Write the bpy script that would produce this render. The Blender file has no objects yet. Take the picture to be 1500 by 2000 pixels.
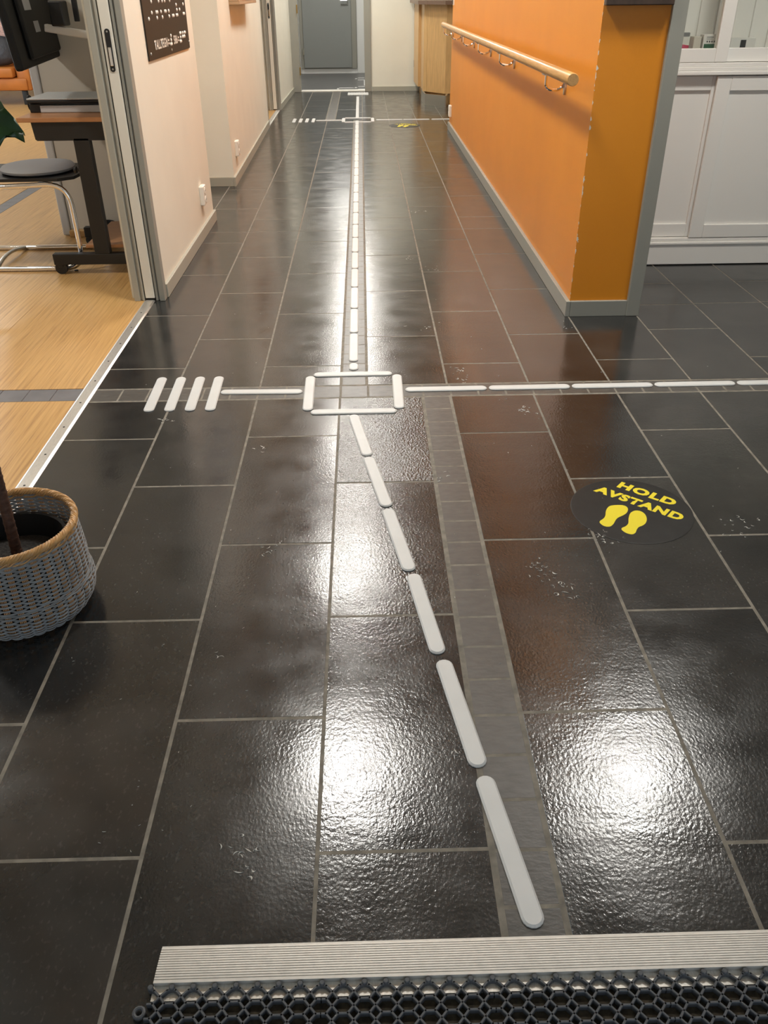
import bpy, bmesh, math, random
from mathutils import Vector, Matrix

random.seed(7)
PI = math.pi
S = bpy.context.scene
COL = S.collection

# ------------------------------------------------------------------ camera
CAM_H = 1.22
PITCH, YAW, ROLL, FPX = math.radians(32.42293574), math.radians(1.11402882), math.radians(-0.5200225), 1608.59
def cam_axes():
    cp, sp = math.cos(PITCH), math.sin(PITCH)
    f = Vector((math.sin(YAW)*cp, math.cos(YAW)*cp, -sp))
    r = Vector((math.cos(YAW), -math.sin(YAW), 0)); u = r.cross(f)
    c, s = math.cos(ROLL), math.sin(ROLL)
    return c*r + s*u, -s*r + c*u, f
AR, AU, AF = cam_axes()
cd = bpy.data.cameras.new('camera'); cam = bpy.data.objects.new('camera', cd); COL.objects.link(cam)
cd.sensor_fit = 'VERTICAL'; cd.sensor_height = 36.0; cd.sensor_width = 27.0
cd.lens = FPX/2000*36.0; cd.clip_start = 0.05; cd.clip_end = 100
M = Matrix.Identity(4)
for i in range(3):
    M[i][0], M[i][1], M[i][2] = AR[i], AU[i], -AF[i]
M[2][3] = CAM_H
cam.matrix_world = M
S.camera = cam

# ------------------------------------------------------------------ world, exposure
W = bpy.data.worlds.new('world'); S.world = W; W.use_nodes = True
W.node_tree.nodes['Background'].inputs[0].default_value = (0.75, 0.85, 1.0, 1)
W.node_tree.nodes['Background'].inputs[1].default_value = 0.0
S.view_settings.view_transform = 'Standard'
S.view_settings.look = 'None'
S.view_settings.gamma = 1.0
S.view_settings.use_curve_mapping = False
S.view_settings.exposure = 0.28
LAMP = 91.0            # radiance of the ceiling lamp diffusers
LAMP_COL = (1.0, 0.97, 0.905)
WINDOW = 5.0
WINDOW_COL = (0.72, 0.86, 1.0)
CEIL = 2.55

# ------------------------------------------------------------------ pixel -> place
def ray(x, y): return AF*FPX + AR*(x-750) - AU*(y-1000)
def fpx(x, y, z=0.0):                       # pixel to the level z
    d = ray(x, y); t = (z-CAM_H)/d.z; return Vector((d.x*t, d.y*t, z))
def xpx(x, y, c):                           # pixel to the wall plane x = c
    d = ray(x, y); t = c/d.x; return Vector((c, d.y*t, CAM_H+d.z*t))
def ypx(x, y, c):                           # pixel to the plane y = c
    d = ray(x, y); t = c/d.y; return Vector((d.x*t, c, CAM_H+d.z*t))

# ------------------------------------------------------------------ materials
MATS = {}
def mat(name, col, rough=0.5, metal=0.0, spec=0.5, noise=None, bump=None, emit=None, coat=0.0, trans=0.0, alpha=None):
    """noise=(scale, amount, stretch xyz); bump=(scale, strength, distance, stretch)"""
    if name in MATS: return MATS[name]
    m = bpy.data.materials.new(name); m.use_nodes = True
    nt = m.node_tree; b = nt.nodes['Principled BSDF']
    b.inputs['Base Color'].default_value = (*col, 1); b.inputs['Roughness'].default_value = rough
    b.inputs['Metallic'].default_value = metal; b.inputs['Specular IOR Level'].default_value = spec
    b.inputs['Coat Weight'].default_value = coat
    if trans: b.inputs['Transmission Weight'].default_value = trans
    def coords(stretch):
        tc = nt.nodes.new('ShaderNodeNewGeometry'); mp = nt.nodes.new('ShaderNodeMapping')
        mp.inputs['Scale'].default_value = stretch
        nt.links.new(tc.outputs['Position'], mp.inputs['Vector']); return mp.outputs[0]
    if noise:
        sc, am, st = noise
        n = nt.nodes.new('ShaderNodeTexNoise'); n.inputs['Scale'].default_value = sc; n.inputs['Detail'].default_value = 5
        nt.links.new(coords(st), n.inputs['Vector'])
        r = nt.nodes.new('ShaderNodeValToRGB')
        r.color_ramp.elements[0].position = 0.3; r.color_ramp.elements[1].position = 0.7
        r.color_ramp.elements[0].color = (*[c*(1-am) for c in col], 1)
        r.color_ramp.elements[1].color = (*[min(1, c*(1+am)) for c in col], 1)
        nt.links.new(n.outputs['Fac'], r.inputs['Fac']); nt.links.new(r.outputs['Color'], b.inputs['Base Color'])
    if bump:
        sc, stg, dist, st = bump
        n = nt.nodes.new('ShaderNodeTexNoise'); n.inputs['Scale'].default_value = sc; n.inputs['Detail'].default_value = 3
        nt.links.new(coords(st), n.inputs['Vector'])
        bp = nt.nodes.new('ShaderNodeBump'); bp.inputs['Strength'].default_value = stg; bp.inputs['Distance'].default_value = dist
        nt.links.new(n.outputs['Fac'], bp.inputs['Height']); nt.links.new(bp.outputs['Normal'], b.inputs['Normal'])
    if emit:
        b.inputs['Emission Color'].default_value = (*emit[0], 1); b.inputs['Emission Strength'].default_value = emit[1]
    MATS[name] = m
    return m
ONE = (1, 1, 1)

def slate_material():
    m = bpy.data.materials.new('slate'); m.use_nodes = True; nt = m.node_tree; b = nt.nodes['Principled BSDF']
    N = lambda t: nt.nodes.new('ShaderNode'+t)
    L = nt.links.new
    geo = N('NewGeometry'); oi = N('ObjectInfo')
    off = N('VectorMath'); off.operation = 'SCALE'; L(oi.outputs['Random'], off.inputs['Scale']); off.inputs[0].default_value = (37, 53, 11)
    pos = N('VectorMath'); pos.operation = 'ADD'; L(geo.outputs['Position'], pos.inputs[0]); L(off.outputs[0], pos.inputs[1])
    def noise(scale, detail=4, stretch=None):
        n = N('TexNoise'); n.inputs['Scale'].default_value = scale; n.inputs['Detail'].default_value = detail
        if stretch:
            mp = N('Mapping'); mp.inputs['Scale'].default_value = stretch; L(pos.outputs[0], mp.inputs['Vector']); L(mp.outputs[0], n.inputs['Vector'])
        else: L(pos.outputs[0], n.inputs['Vector'])
        return n.outputs['Fac']
    cr = N('ValToRGB'); L(noise(5, 6), cr.inputs['Fac'])
    cr.color_ramp.elements[0].position = .32; cr.color_ramp.elements[0].color = (.0150, .0156, .0160, 1)
    cr.color_ramp.elements[1].position = .70; cr.color_ramp.elements[1].color = (.031, .0303, .0288, 1)
    # tile to tile tint
    rr = N('ValToRGB'); L(oi.outputs['Random'], rr.inputs['Fac'])
    rr.color_ramp.elements[0].color = (.74, .78, .82, 1); rr.color_ramp.elements[1].color = (1.22, 1.16, 1.10, 1)
    mx = N('Mix'); mx.data_type = 'RGBA'; mx.blend_type = 'MULTIPLY'; mx.inputs[0].default_value = 1
    L(cr.outputs['Color'], mx.inputs[6]); L(rr.outputs['Color'], mx.inputs[7])
    # fine scratches and dust
    sc = N('ValToRGB'); L(noise(120, 10, (1.3, .8, 1)), sc.inputs['Fac'])
    sc.color_ramp.elements[0].position = .58; sc.color_ramp.elements[0].color = (0, 0, 0, 1)
    sc.color_ramp.elements[1].position = .85; sc.color_ramp.elements[1].color = (.045, .044, .042, 1)
    ad = N('Mix'); ad.data_type = 'RGBA'; ad.blend_type = 'ADD'; ad.inputs[0].default_value = 1
    L(mx.outputs[2], ad.inputs[6]); L(sc.outputs['Color'], ad.inputs[7])
    L(ad.outputs[2], b.inputs['Base Color'])
    ro = N('MapRange'); L(noise(9, 5), ro.inputs['Value']); ro.inputs['From Min'].default_value = .3; ro.inputs['From Max'].default_value = .7
    ro.inputs['To Min'].default_value = .13; ro.inputs['To Max'].default_value = .23
    L(ro.outputs[0], b.inputs['Roughness'])
    b.inputs['Specular IOR Level'].default_value = .75
    # relief: cleft ripple, its strength set on each tile
    at = N('Attribute'); at.attribute_type = 'OBJECT'; at.attribute_name = 'relief'
    h1 = noise(175, 3, (1.0, .8, 1)); h2 = noise(13, 4, (.55, 1.5, 1)); h3 = noise(3.2, 2)
    a1 = N('Math'); a1.operation = 'MULTIPLY'; L(h1, a1.inputs[0]); a1.inputs[1].default_value = .00050
    a2 = N('Math'); a2.operation = 'MULTIPLY_ADD'; L(h2, a2.inputs[0]); a2.inputs[1].default_value = .0008; L(a1.outputs[0], a2.inputs[2])
    a3 = N('Math'); a3.operation = 'MULTIPLY_ADD'; L(h3, a3.inputs[0]); a3.inputs[1].default_value = .0013; L(a2.outputs[0], a3.inputs[2])
    bp = N('Bump'); bp.inputs['Distance'].default_value = 1.0; L(at.outputs['Fac'], bp.inputs['Strength'])
    L(a3.outputs[0], bp.inputs['Height']); L(bp.outputs['Normal'], b.inputs['Normal'])
    MATS['slate'] = m; return m
SLATE = slate_material()
GROUT = mat('grout', (.19, .172, .14), .8, noise=(40, .3, ONE))
BORDER = mat('border_ceramic', (.076, .070, .062), .36, noise=(30, .22, (1, 2.2, 1)), bump=(60, .25, .002, (1, 2, 1)))
TACT = mat('tactile_white', (.61, .615, .605), .45, noise=(14, .03, ONE))
CREAM = mat('cream_paint', (.81, .785, .68), .55, noise=(3, .03, ONE), bump=(220, .25, .0006, ONE))
WHITEP = mat('white_paint', (.80, .78, .72), .5)
CEILM = mat('ceiling_white', (.80, .77, .70), .8)
SKIRT = mat('grey_skirting', (.40, .39, .325), .45)
TRIMG = mat('grey_trim', (.31, .305, .265), .4)
TRIML = mat('pale_grey_trim', (.40, .385, .325), .4)
DOORW = mat('white_door', (.80, .76, .66), .4)
DOORG = mat('grey_door', (.26, .275, .265), .45)
BLACK = mat('black_plastic', (.012, .012, .012), .45)
BLACKM = mat('black_metal', (.014, .013, .012), .5)
ALU = mat('aluminium', (.78, .76, .71), .38, .85, noise=(60, .08, (8, 1, 1)))
ALUW = mat('weathered_aluminium', (.60, .575, .53), .5, .3, noise=(70, .06, ONE))
CHROME = mat('chrome', (.85, .85, .85), .08, 1.0)
STEEL = mat('brushed_steel', (.60, .60, .58), .28, 1.0)
YELLOW = mat('sign_yellow', (.80, .66, .004), .5)
DECAL = mat('decal_black', (.010, .010, .0095), .45, spec=.3, noise=(25, .3, ONE))
RAILW = mat('rail_wood', (.56, .31, .105), .33, noise=(18, .16, (6, .5, 6)), coat=.2)
BIRCH = mat('birch_wood', (.60, .37, .155), .38, noise=(9, .14, (8, 8, .7)))
BEECH = mat('beech_top', (.50, .235, .10), .35, noise=(9, .12, (1, 7, 1)))
CABW = mat('cabinet_white', (.87, .85, .80), .4)
GREYFAB = mat('grey_fabric', (.36, .36, .365), .95, bump=(300, .4, .001, ONE))
DARKFAB = mat('dark_leather', (.035, .035, .042), .5, bump=(12, .5, .02, ONE))
ORLEATHER = mat('orange_leather', (.52, .17, .03), .45, noise=(5, .15, ONE))
INLAY = mat('grey_inlay', (.16, .155, .16), .5, noise=(12, .12, ONE))
RUBBER = mat('grey_rubber', (.075, .08, .088), .55)
BROWN = mat('sign_brown', (.022, .015, .009), .5, spec=.3)
LINO = mat('grey_lino', (.10, .10, .10), .35, noise=(6, .12, (1, 3, 1)))

def orange_material():
    m = bpy.data.materials.new('orange_paint'); m.use_nodes = True; nt = m.node_tree; b = nt.nodes['Principled BSDF']
    N = lambda t: nt.nodes.new('ShaderNode'+t); L = nt.links.new
    geo = N('NewGeometry'); sx = N('SeparateXYZ'); L(geo.outputs['Position'], sx.inputs[0])
    n = N('TexNoise'); n.inputs['Scale'].default_value = 3.0; n.inputs['Detail'].default_value = 4; L(geo.outputs['Position'], n.inputs['Vector'])
    r = N('ValToRGB'); L(n.outputs['Fac'], r.inputs['Fac'])
    r.color_ramp.elements[0].position = .3; r.color_ramp.elements[0].color = (.73, .255, .010, 1)
    r.color_ramp.elements[1].position = .7; r.color_ramp.elements[1].color = (.78, .28, .013, 1)
    # chipped paint along the outer corner (x = 0.885, y = 3.50)
    def absdiff(sock, c):
        a = N('Math'); a.operation = 'SUBTRACT'; L(sock, a.inputs[0]); a.inputs[1].default_value = c
        d = N('Math'); d.operation = 'ABSOLUTE'; L(a.outputs[0], d.inputs[0]); return d.outputs[0]
    s = N('Math'); s.operation = 'ADD'; L(absdiff(sx.outputs[0], .885), s.inputs[0]); L(absdiff(sx.outputs[1], 3.5), s.inputs[1])
    n2 = N('TexNoise'); n2.inputs['Scale'].default_value = 34; n2.inputs['Detail'].default_value = 4; L(geo.outputs['Position'], n2.inputs['Vector'])
    mr = N('MapRange'); L(n2.outputs['Fac'], mr.inputs['Value']); mr.inputs['From Min'].default_value = .51; mr.inputs['From Max'].default_value = .72
    mr.inputs['To Min'].default_value = 0.0; mr.inputs['To Max'].default_value = .010
    lt = N('Math'); lt.operation = 'LESS_THAN'; L(s.outputs[0], lt.inputs[0]); L(mr.outputs[0], lt.inputs[1])
    mx = N('Mix'); mx.data_type = 'RGBA'; L(lt.outputs[0], mx.inputs[0]); L(r.outputs['Color'], mx.inputs[6]); mx.inputs[7].default_value = (.75, .70, .62, 1)
    L(mx.outputs[2], b.inputs['Base Color'])
    b.inputs['Roughness'].default_value = .38; b.inputs['Specular IOR Level'].default_value = .5
    nb = N('TexNoise'); nb.inputs['Scale'].default_value = 150; nb.inputs['Detail'].default_value = 2; L(geo.outputs['Position'], nb.inputs['Vector'])
    bp = N('Bump'); bp.inputs['Strength'].default_value = .3; bp.inputs['Distance'].default_value = .0008; L(nb.outputs['Fac'], bp.inputs['Height'])
    L(bp.outputs['Normal'], b.inputs['Normal'])
    return m
ORANGE = orange_material()

def woodfloor_material():
    m = bpy.data.materials.new('wood_floor'); m.use_nodes = True; nt = m.node_tree; b = nt.nodes['Principled BSDF']
    N = lambda t: nt.nodes.new('ShaderNode'+t); L = nt.links.new
    geo = N('NewGeometry'); mp = N('Mapping'); mp.inputs['Scale'].default_value = (75, 1.6, 1); L(geo.outputs['Position'], mp.inputs['Vector'])
    n = N('TexNoise'); n.inputs['Scale'].default_value = 1.6; n.inputs['Detail'].default_value = 6; n.inputs['Roughness'].default_value = .65
    L(mp.outputs[0], n.inputs['Vector'])
    r = N('ValToRGB'); L(n.outputs['Fac'], r.inputs['Fac'])
    e = r.color_ramp.elements
    e[0].position = .25; e[0].color = (.26, .125, .035, 1)
    e[1].position = .75; e[1].color = (.70, .44, .175, 1)
    k = e.new(.45); k.color = (.53, .305, .11, 1)
    L(r.outputs['Color'], b.inputs['Base Color']); b.inputs['Roughness'].default_value = .33
    return m
WOODF = woodfloor_material()

def glass_material():
    m = bpy.data.materials.new('clear_glass'); m.use_nodes = True; nt = m.node_tree
    for n in list(nt.nodes):
        if n.type == 'BSDF_PRINCIPLED': nt.nodes.remove(n)
    out = [n for n in nt.nodes if n.type == 'OUTPUT_MATERIAL'][0]
    t = nt.nodes.new('ShaderNodeBsdfTransparent'); g = nt.nodes.new('ShaderNodeBsdfGlossy'); g.inputs['Roughness'].default_value = .03
    t.inputs['Color'].default_value = (.955, .965, .955, 1)
    mx = nt.nodes.new('ShaderNodeMixShader'); mx.inputs[0].default_value = .05; nt.links.new(t.outputs[0], mx.inputs[1]); nt.links.new(g.outputs[0], mx.inputs[2])
    nt.links.new(mx.outputs[0], out.inputs[0]); return m
GLASS = glass_material()

# ------------------------------------------------------------------ mesh helpers
class MB:
    def __init__(s): s.v = []; s.f = []
    def add(s, vs, fs):
        o = len(s.v); s.v += [tuple(v) for v in vs]; s.f += [tuple(i+o for i in f) for f in fs]; return s
    def box(s, x0, x1, y0, y1, z0, z1):
        vs = [(x, y, z) for z in (z0, z1) for x, y in ((x0, y0), (x1, y0), (x1, y1), (x0, y1))]
        return s.add(vs, [(3, 2, 1, 0), (4, 5, 6, 7), (0, 1, 5, 4), (1, 2, 6, 5), (2, 3, 7, 6), (3, 0, 4, 7)])
    def cbox(s, x0, x1, y0, y1, z0, z1, c=.004):
        """box with chamfered edges on every side"""
        bm = bmesh.new(); bmesh.ops.create_cube(bm, size=1)
        for v in bm.verts:
            v.co = Vector((x0+(v.co.x+.5)*(x1-x0), y0+(v.co.y+.5)*(y1-y0), z0+(v.co.z+.5)*(z1-z0)))
        bmesh.ops.bevel(bm, geom=list(bm.edges), offset=c, segments=2, affect='EDGES', profile=.5)
        bm.verts.index_update(); s.add([v.co[:] for v in bm.verts], [tuple(v.index for v in f.verts) for f in bm.faces]); bm.free(); return s
    def prism(s, poly, z0, z1, axis='z'):
        n = len(poly)
        def P(a, b, h): return (a, b, h) if axis == 'z' else ((h, a, b) if axis == 'x' else (a, h, b))
        vs = [P(a, b, z0) for a, b in poly]+[P(a, b, z1) for a, b in poly]
        return s.add(vs, [tuple(range(n))[::-1], tuple(range(n, 2*n))]+[(i, (i+1) % n, n+(i+1) % n, n+i) for i in range(n)])
    def tube(s, pts, r, n=8, closed=False, caps=True, rs=None):
        pts = [Vector(p) for p in pts]; m = len(pts); rings = []
        up = None
        for i, p in enumerate(pts):
            a = pts[(i-1) % m] if (closed or i > 0) else p; b = pts[(i+1) % m] if (closed or i < m-1) else p
            t = (b-a).normalized()
            if up is None:
                up = Vector((0, 0, 1)) if abs(t.z) < .9 else Vector((1, 0, 0))
            x = t.cross(up).normalized(); y = x.cross(t).normalized(); up = y
            rr = rs[i] if rs else r
            rings.append([p+x*math.cos(2*PI*k/n)*rr+y*math.sin(2*PI*k/n)*rr for k in range(n)])
        vs = [v for ring in rings for v in ring]; fs = []
        for i in range(m if closed else m-1):
            for k in range(n):
                a = i*n+k; b = i*n+(k+1) % n; j = (i+1) % m
                fs.append((a, b, j*n+(k+1) % n, j*n+k))
        if caps and not closed: fs += [tuple(range(n)), tuple(range((m-1)*n, m*n))[::-1]]
        return s.add(vs, fs)
    def lathe(s, prof, c=(0, 0), n=32, cap0=True, cap1=True):
        vs = [(c[0]+r*math.cos(2*PI*k/n), c[1]+r*math.sin(2*PI*k/n), z) for r, z in prof for k in range(n)]; fs = []
        for i in range(len(prof)-1):
            for k in range(n): fs.append((i*n+k, i*n+(k+1) % n, (i+1)*n+(k+1) % n, (i+1)*n+k))
        if cap0: fs.append(tuple(range(n))[::-1])
        if cap1: fs.append(tuple(range((len(prof)-1)*n, len(prof)*n)))
        return s.add(vs, fs)
    def xform(s, mtx):
        s.v = [tuple(mtx @ Vector(v)) for v in s.v]; return s
    def mesh(s, name, m, smooth=False):
        me = bpy.data.meshes.new(name); me.from_pydata(s.v, [], s.f); me.validate(); me.update()
        bm = bmesh.new(); bm.from_mesh(me); bmesh.ops.recalc_face_normals(bm, faces=bm.faces); bm.to_mesh(me); bm.free()
        if m: me.materials.append(m)
        if smooth:
            for p in me.polygons: p.use_smooth = True
            try: me.set_sharp_from_angle(angle=math.radians(40))
            except Exception: pass
        return me
    def obj(s, name, m, parent=None, smooth=False):
        o = bpy.data.objects.new(name, s.mesh(name, m, smooth)); COL.objects.link(o)
        if parent: o.parent = parent
        return o
def link(name, me, parent=None, loc=(0, 0, 0), rz=0):
    o = bpy.data.objects.new(name, me); COL.objects.link(o); o.location = loc; o.rotation_euler = (0, 0, rz)
    if parent: o.parent = parent
    return o
def thing(name, label, cat, loc=(0, 0, 0), rz=0, group=None):
    o = bpy.data.objects.new(name, None); COL.objects.link(o); o.location = loc; o.rotation_euler = (0, 0, rz)
    o.empty_display_size = .05
    return tag(o, label, cat, group)
def tag(o, label, cat, group=None):
    o['label'] = label; o['category'] = cat
    if group: o['group'] = group
    return o
def struct(o): o['kind'] = 'structure'; return o
def child(o, parent):           # keep the world place of a part built in world coordinates
    o.parent = parent; o.matrix_parent_inverse = Matrix.Translation(parent.location).inverted() if parent.rotation_euler.z == 0 else parent.matrix_world.inverted()
    return o
def text_mesh(body, size, offset=0.0, extrude=0.0, align='LEFT', space=1.0):
    c = bpy.data.curves.new('txt', 'FONT'); c.body = body; c.size = size; c.offset = offset; c.extrude = extrude
    c.align_x = align; c.space_character = space; c.resolution_u = 3
    o = bpy.data.objects.new('txt', c); COL.objects.link(o); bpy.context.view_layer.update()
    me = bpy.data.meshes.new_from_object(o.evaluated_get(bpy.context.evaluated_depsgraph_get()))
    bpy.data.objects.remove(o); bpy.data.curves.remove(c); return me
def fit(me, x0, x1, y0, y1, f):
    """stretch a flat text mesh onto the box x0..x1, y0..y1 and map it by f(u, v, w)"""
    xs = [v.co.x for v in me.vertices]; ys = [v.co.y for v in me.vertices]
    a, b, c, d = min(xs), max(xs), min(ys), max(ys)
    for v in me.vertices:
        v.co = Vector(f(x0+(v.co.x-a)/(b-a)*(x1-x0), y0+(v.co.y-c)/(d-c)*(y1-y0), v.co.z))
    return me

# ================================================================== THE FLOOR
GT = -.0005                       # level of the grout
fl = MB(); fl.box(-1.03, 3.7, -1.6, 13.06, -.06, GT); fl.box(-1.5, -1.03, 5.3, 6.5, -.06, GT)
floor = struct(fl.obj('floor', GROUT))
tile_cache = {}
def tile_mesh(w, l, m, key, t=.007, c=.0007):
    k = (round(w, 3), round(l, 3), key)
    if k not in tile_cache:
        w, l = k[0]/2, k[1]/2
        vs = [(-w, -l, -t), (w, -l, -t), (w, l, -t), (-w, l, -t), (-w, -l, -c), (w, -l, -c), (w, l, -c), (-w, l, -c),
              (-w+c, -l+c, 0), (w-c, -l+c, 0), (w-c, l-c, 0), (-w+c, l-c, 0)]
        fs = [(0, 1, 5, 4), (1, 2, 6, 5), (2, 3, 7, 6), (3, 0, 4, 7), (4, 5, 9, 8), (5, 6, 10, 9), (6, 7, 11, 10), (7, 4, 8, 11), (8, 9, 10, 11)]
        me = bpy.data.meshes.new('floor_tile'); me.from_pydata(vs, [], fs); me.materials.append(m); me.update(); tile_cache[k] = me
    return tile_cache[k]
G = .0065
def slab(x0, x1, y0, y1, relief=.6, gx=G):
    w, l = x1-x0-gx, y1-y0-G
    if w < .01 or l < .01: return
    o = link('floor_tile', tile_mesh(w, l, SLATE, 's'), floor, ((x0+x1)/2, (y0+y1)/2, random.uniform(-.0005, .0003)))
    o['relief'] = relief*random.uniform(.75, 1.2)
    if abs(x0+.1) < .01 and abs(y0-2.083) < .02: o['relief'] = 2.6          # the strongly cleft tile below the crossing
def column(x0, x1, ys, relief):
    for a, b in zip(ys[:-1], ys[1:]): slab(x0, x1, a, b, relief(a) if callable(relief) else relief)
YC0, YC1 = 2.678, 2.787           # the cross strip
A = [-1.6, -1.28, -.67, -.06, .55, 1.165, 1.775, 2.388, YC0]
B = [-1.6, -.97, -.36, .25, .86, 1.475, 2.083, YC0]
near = [(-.99, -.69, A, .22), (-.69, -.393, B, .25), (-.393, -.100, A, .55), (-.100, .190, B, 1.0), (.292, .587, A, .95),
        (.587, .885, B, .9), (.885, 1.182, A, .5), (1.182, 1.48, B, .4), (1.48, 1.78, A, .4), (1.78, 2.08, B, .4), (2.08, 2.38, A, .4),
        (2.38, 2.68, B, .4), (2.68, 2.98, A, .4), (2.98, 3.28, B, .4), (3.28, 3.6, A, .4)]
for x0, x1, ys, rl in near: column(x0, x1, ys, rl)
def rng(a, b, p):
    out = []
    while a < b-.05: out.append(a); a += p
    return out
FAR1, FAR2 = 10.0, 13.05
A2 = [YC1, 2.975, 3.582, 4.197, 4.825, 5.07, 5.69, 6.31, 6.93, 7.54, 8.14, 8.75, 9.37, FAR1]
B2 = [YC1, 3.28, 3.889, 4.515, 5.072, 5.38, 6.0, 6.615, 7.23, 7.845, 8.445, 9.04, 9.66, FAR1]
A3 = [FAR1, 10.31, 10.94, 11.62, 12.29, FAR2]; B3 = [FAR1, 10.67, 11.32, 11.96, 12.6, FAR2]
farr = lambda v: (lambda y: v)
for x0, x1, ys, rl in [(-.99, -.697, A2, .25), (-.697, -.393, B2, .42), (-.393, -.100, A2, .8), (-.003, .288, B2, .8), (.288, .587, A2, .6), (.587, .885, B2, .45)]:
    column(x0, x1, ys, rl)
column(-1.45, -.99, [5.38, 6.0, 6.45], .3)
for x0, x1, ys, rl in [(-.99, -.697, A3, .3), (-.697, -.412, B3, .3), (-.305, -.003, A3, .4), (-.003, .288, B3, .4), (.288, .587, A3, .4), (.587, .885, B3, .4), (.885, 1.185, A3, .4), (1.185, 1.485, B3, .4), (1.485, 1.8, A3, .4), (1.8, 2.1, B3, .4), (2.1, 2.6, A3, .4)]:
    column(x0, x1, ys, rl)
column(.885, 1.185, [9.3, 9.66, FAR1], .4); column(1.185, 1.485, [9.3, FAR1], .4); column(1.485, 2.6, [9.3, 9.66, FAR1], .4)
for x0, x1, ys in [(.885, 1.185, [YC1, 2.99, 3.53]), (1.185, 1.487, [YC1, 3.315, 3.632, 3.945, 4.56, 4.75]), (1.487, 1.80, [YC1, 2.997, 3.642, 4.26, 4.75]),
                   (1.80, 2.10, [YC1, 3.315, 3.655, 3.964, 4.58, 4.75]), (2.10, 2.4, [YC1, 2.997, 3.66, 4.28, 4.75]), (2.4, 2.7, [YC1, 3.315, 3.665, 3.97, 4.75]),
                   (2.7, 3.0, [YC1, 2.997, 3.66, 4.28, 4.75]), (3.0, 3.3, [YC1, 3.315, 3.665, 3.97, 4.75]), (3.3, 3.6, [YC1, 2.997, 3.66, 4.28, 4.75])]:
    column(x0, x1, ys, .25)
# small border tiles
def small(x0, x1, y0, y1, parent=floor, m=BORDER, key='b', name='border_tile', g=.006):
    link(name, tile_mesh(x1-x0-g, y1-y0-g, m, key), parent, ((x0+x1)/2, (y0+y1)/2, -.0003))
y = 2.577
while y > .3: small(.192+.003, .290-.001, y-.1012, y); y -= .1012
small(.195, .289, 2.579, YC0)
x = -.985
while x < 3.5:                      # cross strip
    x1 = min(x+.0985, 3.6); small(x, x1, YC0+.004, YC1-.004); x += .0985
y = YC1+.002
while y < 9.9:                      # strip under the dashed centre line
    small(-.097, -.006, y, y+.1012); y += .1012
st = MB(); y = 10.08
while y < 12.95:
    st.box(-.406, -.311, y+.006, y+.095, -.006, -.0003); y += .1012
o = st.obj('border_tile_run', BORDER, floor); o['kind'] = 'stuff'

# wooden floor of the room on the left
wf = MB(); wf.box(-6.6, -1.03, .0, 5.25, -.06, -.004); wf.box(-6.6, -1.55, 5.25, 6.6, -.06, -.004); wf.box(-6.6, -1.03, 6.6, 13.9, -.06, -.004)
wfloor = struct(wf.obj('floor', WOODF))
def panel(x0, x1, y0, y1): MB().box(x0+.0006, x1-.0006, y0+.0006, y1-.0006, -.004, 0).obj('floor_panel', WOODF, wfloor)
for y0, y1 in ((.0, 2.692), (2.797, 5.25)):
    for x0, x1 in ((-1.532, -1.03), (-2.38, -1.532)): panel(x0, x1, y0, y1)
for x0, x1 in ((-1.532, -1.03), (-2.38, -1.532)): panel(max(x0, -2.38), min(x1, -1.55) if x1 > -1.2 else x1, 5.25, 6.6) if x0 < -1.55 else None
for x0, x1 in ((-1.532, -1.03), (-2.38, -1.532)): panel(x0, x1, 6.6, 13.9)
for x0, x1 in ((-3.6, -2.478), (-5.0, -3.6), (-6.6, -5.0)):
    for y0, y1 in ((.0, 4.6), (4.6, 9.2), (9.2, 13.9)): panel(x0, x1, y0, y1)
x = -1.03
while x > -2.37:
    small(max(x-.098, -2.378), x, 2.693, 2.796, wfloor, INLAY, 'i', 'inlay_tile', .0025); x -= .098
y = .0
while y < 9.5:
    small(-2.476, -2.382, y, y+.105, wfloor, INLAY, 'i', 'inlay_tile', .0025); y += .105

# far room floor
ff = MB(); ff.box(-2.0, 1.2, 13.06, 16.2, -.06, -.001); struct(ff.obj('floor', LINO))

# ================================================================== WALLS
def wall(name, *boxes, m=CREAM):
    b = MB()
    for q in boxes: b.box(*q)
    return struct(b.obj(name, m))
WX = -.945
wall('wall_left', (-1.10, WX, -1.6, 1.2, -.05, CEIL))
wall('wall_left', (-1.10, WX, 3.842, 5.38, -.05, CEIL), (-1.62, -1.10, 5.25, 5.38, -.05, CEIL))
wall('wall_left', (-1.62, -1.50, 5.38, 6.445, -.05, CEIL))
def wall_run(x0, y0, x1, y1, extra=None, m=CREAM):
    b = MB(); b.prism([(-1.14, y0), (x0, y0), (x1, y1), (-1.14, y1)], -.05, CEIL)
    if extra: b.box(*extra)
    return struct(b.obj('wall_left', m))
wall_run(-.953, 6.445, -.995, 9.575, (-1.62, -1.14, 6.445, 6.58, -.05, CEIL))
wall_run(-.988, 11.02, -.965, 13.0)
wall('wall_left', (-1.10, WX, 1.2, 3.842, 2.12, CEIL)); wall('wall_left', (-1.14, -.992, 9.575, 11.02, 2.12, CEIL))
wall('wall_right', (.885, 1.19, 3.5, 9.25, -.05, CEIL), m=ORANGE)
wall('wall_right', (3.6, 3.7, -1.6, 4.75, -.05, CEIL), m=WHITEP)
wall('wall_right', (2.6, 2.7, 9.25, 13.0, -.05, CEIL)); wall('wall_right', (1.19, 2.7, 9.15, 9.25, -.05, CEIL))
wall('wall_right', (1.19, 3.7, 4.75, 4.85, -.05, CEIL), m=WHITEP)
wall('wall_back', (.128, 2.7, 13.0, 13.12, -.05, CEIL), (-1.10, -.93, 13.0, 13.12, -.05, CEIL), (-.93, .128, 13.0, 13.12, 2.12, CEIL))
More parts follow.
